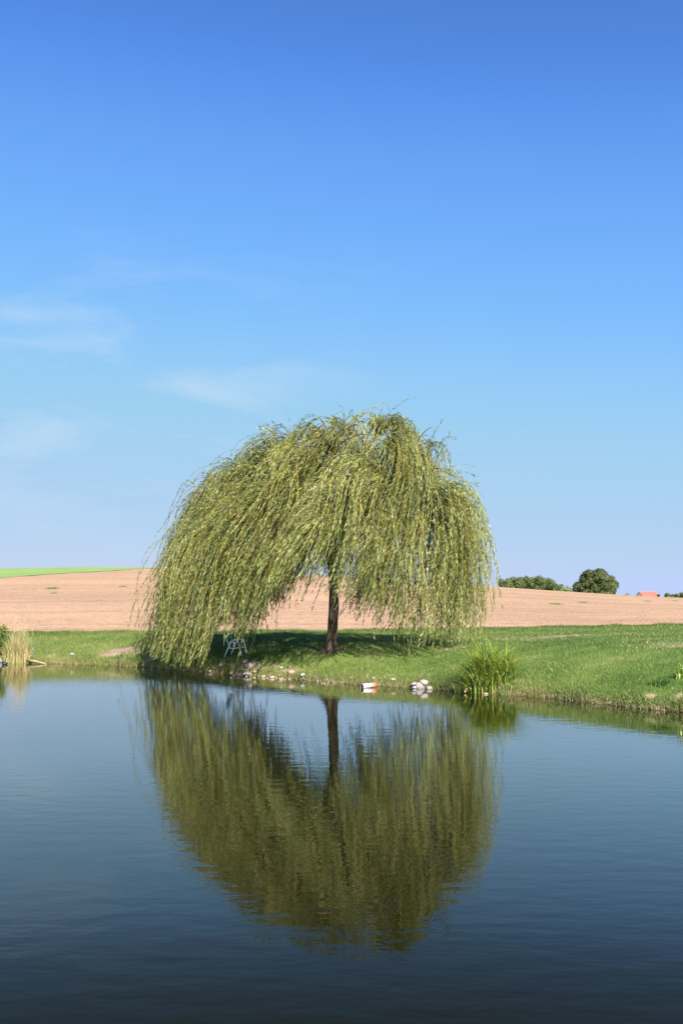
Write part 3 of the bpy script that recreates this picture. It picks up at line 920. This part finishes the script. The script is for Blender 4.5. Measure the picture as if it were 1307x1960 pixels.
# driftwood / broken reed stalk at the waterline, lying
M_WOOD = mat_bark('driftwood', (.30, .20, .10), (.62, .46, .27))
a = on_ground(50, 1268); b = on_ground(90, 1272)
e_ = MB().tube([a + Vector((0, 0, .10)), a.lerp(b, .35) + Vector((0, -.05, .10)), a.lerp(b, .7) + Vector((0, 0, .06)), b + Vector((0, 0, .015))], [.05, .055, .04, .012], 8, wob=.4)
tag(e_.build('driftwood', M_WOOD, None, True), 'thin tan piece of driftwood lying at the waterline right of the reeds', 'driftwood')
a = on_ground(889, 1327); b = on_ground(898, 1320)
e_ = MB().tube([a + Vector((0, 0, .03)), a.lerp(b, .5) + Vector((0, 0, .09)), b + Vector((0, 0, .12))], [.03, .035, .012], 8, wob=.5)
tag(e_.build('driftwood', M_WOOD, None, True), 'short broken stick poking out of the low spiky clump at the water', 'driftwood')
M_STUMP = plain('weathered_post', (.12, .15, .17), .8, .2, .3, 9, .6, .02)
a = on_ground(62, 1251)
e_ = MB().tube([(0, 0, -.1), (0, 0, .12), (.01, 0, .26), (.015, 0, .28)], [.085, .08, .075, .05], 10, wob=.3).build('wooden_post', M_STUMP, None, True)
e_.location = a; tag(e_, 'short bluish grey wooden post stub beside the straw coloured reeds', 'post')

# ------------------------------------------------------------------ drain pipe
M_PIPE = plain('white_pipe', (.60, .56, .54), .4, .4, .06, 5, .1, .005)
M_DARK = plain('pipe_mouth_shade', (.012, .012, .012), .8, .1, .3, 6, .1)
M_ORANGE = plain('orange_pipe', (.62, .17, .06), .55, .4, .2, 5, .1, .005)
pc = on_ground(706, 1316)
mouth = at_depth(693, 1312, pc.y - .22)
pr_ = empty('drain_pipe', (mouth.x, mouth.y, .055)); tag(pr_, 'white drain pipe with dark mouth and orange collar at the waterline', 'pipe')
axd = Vector((.78, .62, .03)).normalized()
def ringed(name, s0, s1, ro, ri, mat):
    mb = MB(); n = 20
    u = axd.cross(Vector((0, 0, 1))).normalized(); v = u.cross(axd)
    vs = []
    for s_, rr_ in ((s0, ro), (s1, ro), (s1, ri), (s0, ri)):
        for k in range(n):
            th = 2 * math.pi * k / n
            vs.append(axd * s_ + u * math.cos(th) * rr_ + v * math.sin(th) * rr_)
    fs = []
    for q in range(4):
        for k in range(n):
            fs.append((q * n + k, q * n + (k + 1) % n, ((q + 1) % 4) * n + (k + 1) % n, ((q + 1) % 4) * n + k))
    mb.poly(vs, fs)
    return mb.build(name, mat, pr_, True)
ringed('pipe_wall', 0, .42, .074, .067, M_PIPE)
ringed('collar', .39, .50, .088, .076, M_ORANGE)
mb = MB().tube([axd * .004, axd * .34], .0655, 16); mb.build('pipe_mouth_shade', M_DARK, pr_)  # solid black plug standing in for the shade inside the pipe mouth

# ------------------------------------------------------------------ garden chair
M_FRAME = plain('white_frame', (.78, .78, .80), .35, .5, .05, 5, .05, .002)
M_CLOTH = plain('green_cloth', (.02, .24, .16), .8, .2, .15, 20, .2, .003)
cc = on_ground(452, 1254)
chair = empty('garden_chair', tuple(cc), 0)
tag(chair, 'folding garden chair with white tube frame and green fabric under the willow', 'chair')
def CP(px, py, dy):     # local point from photo position at depth cc.y+dy
    p = at_depth(px, py, cc.y + dy); return p - cc
gzc = lambda p: Vector((p.x, p.y, float(height(cc.x + p.x, cc.y + p.y)) - cc.z))
HW = .27
def smooth(pts, n=6):
    out = []
    P_ = [Vector(p) for p in pts]; P_ = [P_[0]] + P_ + [P_[-1]]
    for i in range(1, len(P_) - 2):
        for k in range(n):
            t = k / n; a, b, c, d = P_[i - 1], P_[i], P_[i + 1], P_[i + 2]
            out.append(.5 * ((2 * b) + (c - a) * t + (2 * a - 5 * b + 4 * c - d) * t * t + (3 * b - a - 3 * c + d) * t ** 3))
    out.append(P_[-2]); return out
for s_ in (-1, 1):
    y = s_ * HW
    k = s_ * .03
    # inverted-U side frame: rear foot, arm, front foot
    pts = smooth([(-.36 + k, y, -.06), (-.17 + k, y, .36), (-.07 + k, y, .55), (.06 + k, y, .60), (.17 + k, y, .56), (.25 + k, y, .32), (.34 + k, y, -.06)], 5)
    MB().tube(pts, .019, 8).build('side_frame', M_FRAME, chair, True)
    # back upright running from the seat to the head
    MB().tube([(-.15 + k, y * .88, .26), (-.28 + k, y * .88, .60), (-.38 + k, y * .88, .88)], .015, 8).build('back_upright', M_FRAME, chair, True)
    MB().tube(smooth([(-.18 + k, y * .88, .30), (-.08 + k, y * .88, .265), (.10 + k, y * .88, .28), (.28 + k, y * .88, .31)], 4), .013, 8).build('seat_rail', M_FRAME, chair, True)
MB().tube([(-.38, -HW * .88, .88), (-.38, HW * .88, .88)], .012, 8).build('top_rail', M_FRAME, chair, True)
MB().tube([(.28, -HW * .88, .31), (.28, HW * .88, .31)], .012, 8).build('front_rail', M_FRAME, chair, True)
def sheet(name, pts2, th=.008, mat=M_CLOTH):
    vs, fs = [], []
    n = len(pts2); mcols = 7
    for j in range(mcols):
        y = -HW * .86 + 2 * HW * .86 * j / (mcols - 1)
        sag = -.025 * math.sin(math.pi * j / (mcols - 1))
        for (x, z) in pts2: vs.append((x + (sag * -.6 if name == 'backrest' else 0), y, z + (sag if name == 'seat' else 0)))
    for j in range(mcols - 1):
        for i in range(n - 1):
            q = j * n + i; fs.append((q, q + 1, q + n + 1, q + n))
    o = MB().poly(vs, fs).build(name, mat, chair, True)
    md = o.modifiers.new('thick', 'SOLIDIFY'); md.thickness = th; md.offset = 0
    return o
sheet('backrest', [(-.165, .31), (-.21, .42), (-.26, .55), (-.31, .69), (-.37, .86)])
sheet('seat', [(-.15, .295), (-.05, .285), (.08, .29), (.18, .30), (.27, .318)])
chair.rotation_euler = (0, 0, R(-12))

# ------------------------------------------------------------------ far trees and barn
M_OAK = leaf_mat('oak_leaf', [(0, (.05, .075, .028)), (.5, (.10, .13, .045)), (1, (.17, .19, .075))], trans=.15, rough=.6, spec=.2)
M_HEDGE = leaf_mat('far_leaf', [(0, (.08, .115, .04)), (.5, (.13, .18, .06)), (1, (.21, .25, .10))], trans=.15, rough=.6, spec=.2)
M_PALE = leaf_mat('pale_leaf', [(0, (.14, .18, .09)), (.5, (.22, .27, .14)), (1, (.32, .36, .20))], trans=.15, rough=.6, spec=.2)
def far_base(px, Y):
    d = ray(px, 1130); x = d[0] * Y
    return Vector((x, Y, float(height(x, Y))))
YO = 320.0
b = far_base(1140, YO); s = YO / F
def ztop(py, Y): return CAM_Z + ray(653, py)[2] * Y
zt = ztop(1088, YO) - b.z
ro_ = random.Random(3)
lobes = []
for q in range(95):
    th = ro_.uniform(0, 2 * math.pi); el = math.asin(ro_.uniform(-.25, 1.0))
    rx_, rz_ = 39 * s, 39 * s
    k_ = ro_.uniform(.80, .93) if q < 75 else ro_.uniform(.3, .7)
    cx_ = math.cos(th) * math.cos(el) * rx_ * k_; cy_ = math.sin(th) * math.cos(el) * rx_ * k_
    cz_ = ztop(1130, YO) - b.z + math.sin(el) * rz_ * k_ * (1 - .10 * (cx_ > 2))
    lobes.append((cx_ * (1.08 if el < .5 else 1), cy_, cz_, ro_.uniform(5.5, 9.5) * s))
tree('oak_tree', 'big round dark green tree standing alone on the skyline at right', 'tree', tuple(b), lobes, 42000, .46, M_OAK, .45, 4.5, 31)

# row of trees on the skyline
row = [(966,1103,15),(980,1102,15),(994,1103,14),(1006,1103,15),(1018,1103,14),(1030,1101,16),(1042,1103,15),(1053,1107,14),(1063,1112,13),(1071,1117,11)]
YH = 345.0; s = YH / F
rh = random.Random(9)
for i, (a, py, rp) in enumerate(row):
    b = far_base(a, YH + rh.uniform(-4, 4)); YY = b.y
    top = ztop(py, YY) - b.z
    Rr = rp * s
    lobes = []
    for q in range(44):
        th = rh.uniform(0, 6.28); u = rh.random() ** .5
        zz = top - .9 - rh.random() ** 1.3 * (top - 2.0)
        lobes.append((math.cos(th) * u * Rr * .62, math.sin(th) * u * Rr * .6, max(zz - u * u * 1.2, 1.0), Rr * rh.uniform(.28, .42)))
    tree('hedge_tree', 'bushy green tree in the close row on the skyline left of the big round tree', 'tree', tuple(b), lobes, 6000, .42, M_HEDGE, .2, 2.5, 50 + i,
         'trees in the skyline row', 1.15)
b = far_base(1083, YH + 3)
top = ztop(1121, YH) - b.z
lobes = [(rh.gauss(0, .8), rh.gauss(0, .8), top - .8 - rh.random() * 2.4, rh.uniform(.6, 1.0)) for q in range(10)] + [(-1.6, 0, top - .2, .8)]
tree('hedge_tree', 'paler greyish green low tree at the right end of the skyline row', 'tree', tuple(b), lobes, 2600, .42, M_PALE, .12, 1.5, 71)
# low bushes right of the barn
for i, (a, py, rp, lab) in enumerate([(1276, 1135, 8, 'low green tree on the skyline first to the right of the red-roofed barn'), (1291, 1134, 9, 'low green tree on the skyline between two others right of the red-roofed barn'),
                                      (1305, 1133, 9, 'low green tree on the skyline cut by the right edge of the view')]):
    b = far_base(a, YH); top = ztop(py, YH) - b.z; Rr = rp * s
    lobes = [(rh.gauss(0, .5) * Rr, rh.gauss(0, .4) * Rr, top - .5 - rh.random() * (top - 1) * .8, Rr * rh.uniform(.3, .45)) for q in range(16)]
    tree('skyline_tree', lab, 'tree', tuple(b), lobes, 3000, .4, M_HEDGE, .15, 1.5, 80 + i)
b = far_base(1200, YH); top = ztop(1136.5, YH) - b.z
tree('skyline_bush', 'tiny bush on the skyline between the big round tree and the red roof', 'bush', tuple(b), [(0, 0, top - .5, .7), (.7, 0, top - .7, .5), (-.7, 0, top - .7, .5)], 700, .3, M_PALE, .05, .8, 90)
b = far_base(1259, YH); top = ztop(1137, YH) - b.z
tree('skyline_bush', 'tiny dark bush on the skyline touching the right end of the red roof', 'bush', tuple(b), [(0, 0, top - .5, .5), (0, 0, top - 1.2, .6)], 600, .3, M_OAK, .05, .8, 91)

# barn
YB = 360.0; s = YB / F
b = far_base(1237, YB)
zr = ztop(1133.2, YB) - b.z
x0, x1 = (1220.5 - 1237) * s, (1254.5 - 1237) * s
barn = empty('barn', tuple(b)); tag(barn, 'small barn with bright red roof and white gable just showing over the skyline', 'barn')
M_WALL = plain('white_render', (.72, .70, .68), .85, .2, .06, 1, .1)
M_ROOF, nt, out = mat_new('red_tiles')
p_ = objc(nt)
wv = N(nt, 'ShaderNodeTexWave'); wv.inputs['Scale'].default_value = 2.2; nt.links.new(p_, wv.inputs['Vector'])
n_ = noise_tex(nt, p_, 1.2, 4)
cr_ = mix(nt, ramp(nt, n_, [(.3, (.50, .12, .085)), (.7, (.62, .17, .12))]), ramp(nt, wv.outputs['Fac'], [(0, (.85, .85, .85)), (1, (1.05, 1.05, 1.05))]), 1.0, 'MULTIPLY')
principled(nt, out, cr_, .7, .3, wv.outputs['Fac'], .4, .05)
ze = zr - 2.3; dp = 3.4
MB().poly([(x0, -dp, -1), (x1, -dp, -1), (x1, dp, -1), (x0, dp, -1), (x0, -dp, ze), (x1, -dp, ze), (x1, dp, ze), (x0, dp, ze), (x0, 0, zr - .12), (x1, 0, zr - .12)],
          [(0, 1, 5, 4), (2, 3, 7, 6), (1, 2, 6, 9, 5), (3, 0, 4, 8, 7), (4, 5, 9, 8), (6, 7, 8, 9)]).build('wall', M_WALL, barn)
ov = .35
rf = MB()
for sg in (-1, 1):
    a0 = Vector((x0 - .15, 0, zr)); a1 = Vector((x1 + .3, 0, zr)); e0 = Vector((x0 - .15, sg * (dp + ov), ze - .12)); e1 = Vector((x1 + .3, sg * (dp + ov), ze - .12))
    up = Vector((0, 0, .12))
    vs = [a0, a1, e1, e0, a0 + up, a1 + up, e1 + up, e0 + up]
    rf.poly(vs, [(0, 1, 2, 3), (4, 7, 6, 5), (0, 4, 5, 1), (1, 5, 6, 2), (2, 6, 7, 3), (3, 7, 4, 0)])
rf.build('roof', M_ROOF, barn)
MB().box(x0 - .03, x0, -.9, .9, .1, 2.2).build('door', M_STUMP, barn)
barn.rotation_euler = (0, 0, R(18))

# ------------------------------------------------------------------ light, sky
EL, AZ = 38.0, 22.0       # sun elevation, degrees to the right of straight behind the camera
sdir = Vector((math.sin(R(AZ)) * math.cos(R(EL)), -math.cos(R(AZ)) * math.cos(R(EL)), math.sin(R(EL))))
sun = bpy.data.lights.new('sun', 'SUN'); sun.energy = 5.0; sun.angle = R(.55); sun.color = (1, .95, .87)
so = bpy.data.objects.new('sun', sun); col.objects.link(so)
so.rotation_euler = sdir.to_track_quat('Z', 'Y').to_euler()
so.location = (20, -20, 40)
CLOUD_LOC = (1.75, .4, 6.35)
w = bpy.data.worlds.new('World'); scene.world = w; w.use_nodes = True
nt = w.node_tree
for n in list(nt.nodes): nt.nodes.remove(n)
out = nt.nodes.new('ShaderNodeOutputWorld'); bg = nt.nodes.new('ShaderNodeBackground')
sky = N(nt, 'ShaderNodeTexSky', sky_type='NISHITA', sun_disc=False)
sky.sun_elevation = R(EL); sky.sun_rotation = math.atan2(sdir.x, sdir.y)
sky.altitude = 100; sky.air_density = 1.0; sky.dust_density = .4; sky.ozone_density = 2.0
bg.inputs['Strength'].default_value = .12
# thin cirrus wisps, laid on a high plane so that they foreshorten towards the horizon
tc = N(nt, 'ShaderNodeTexCoord')
sep = N(nt, 'ShaderNodeSeparateXYZ'); nt.links.new(tc.outputs['Generated'], sep.inputs[0])
mp = N(nt, 'ShaderNodeMapping'); mp.inputs['Rotation'].default_value = (0, R(11), 0); mp.inputs['Scale'].default_value = (5.5, 1.5, 19); mp.inputs['Location'].default_value = CLOUD_LOC
nt.links.new(tc.outputs['Generated'], mp.inputs['Vector'])
cn = noise_tex(nt, mp.outputs[0], 1.0, 9, .60)
cn.node.inputs['Distortion'].default_value = .35
cf = ramp(nt, cn, [(.50, (0, 0, 0)), (.62, (.20, .20, .20)), (.80, (.5, .5, .5))])
# wisps only in the low left part of the sky
side = N(nt, 'ShaderNodeMapRange'); side.inputs['From Min'].default_value = .08; side.inputs['From Max'].default_value = -.15
nt.links.new(sep.outputs['X'], side.inputs['Value'])
band = ramp(nt, sep.outputs['Z'], [(.03, (0, 0, 0)), (.16, (1, 1, 1)), (.28, (.9, .9, .9)), (.36, (0, 0, 0))])
m1 = mix(nt, cf, side.outputs[0], 1.0, 'MULTIPLY'); m2 = mix(nt, m1, band, 1.0, 'MULTIPLY')
# colour grade of the clear sky (per channel tone curve), for the slightly overexposed saturated blue of the photograph
tint = mix(nt, sky.outputs[0], (.0984, .1176, .1464), 1.0, 'MULTIPLY')
cv = N(nt, 'ShaderNodeRGBCurve'); nt.links.new(tint, cv.inputs['Color'])
for ch, pts in enumerate((((0, 0), (.06, .045), (.095, .077), (.13, .140), (.188, .215), (.279, .328), (.637, .485), (.8, .55), (1, .565)),
                          ((0, 0), (.12, .12), (.191, .222), (.262, .371), (.366, .503), (.521, .617), (.88, .651), (1, .668)),
                          ((0, 0), (.25, .33), (.429, .66), (.558, .905), (.73, .975), (.9, .935), (1, .885)))):
    c = cv.mapping.curves[ch]
    while len(c.points) < len(pts): c.points.new(.5, .5)
    for p, (a, b) in zip(c.points, pts): p.location = (a, b); p.handle_type = 'AUTO_CLAMPED'
cv.mapping.use_clip = True; cv.mapping.extend = 'HORIZONTAL'
cv.mapping.update()
gain = mix(nt, cv.outputs[0], (1 / .12 / 2,) * 3, 1.0, 'MULTIPLY')
fin = mix(nt, gain, (3.0, 3.45, 3.95), m2)
nt.links.new(fin, bg.inputs['Color']); nt.links.new(bg.outputs[0], out.inputs['Surface'])

scene.view_settings.view_transform = 'Standard'; scene.view_settings.look = 'None'
scene.view_settings.exposure = 1.0; scene.view_settings.gamma = 1
scene.cycles.max_bounces = 8; scene.cycles.transparent_max_bounces = 8
scene.cycles.diffuse_bounces = 3; scene.cycles.glossy_bounces = 3
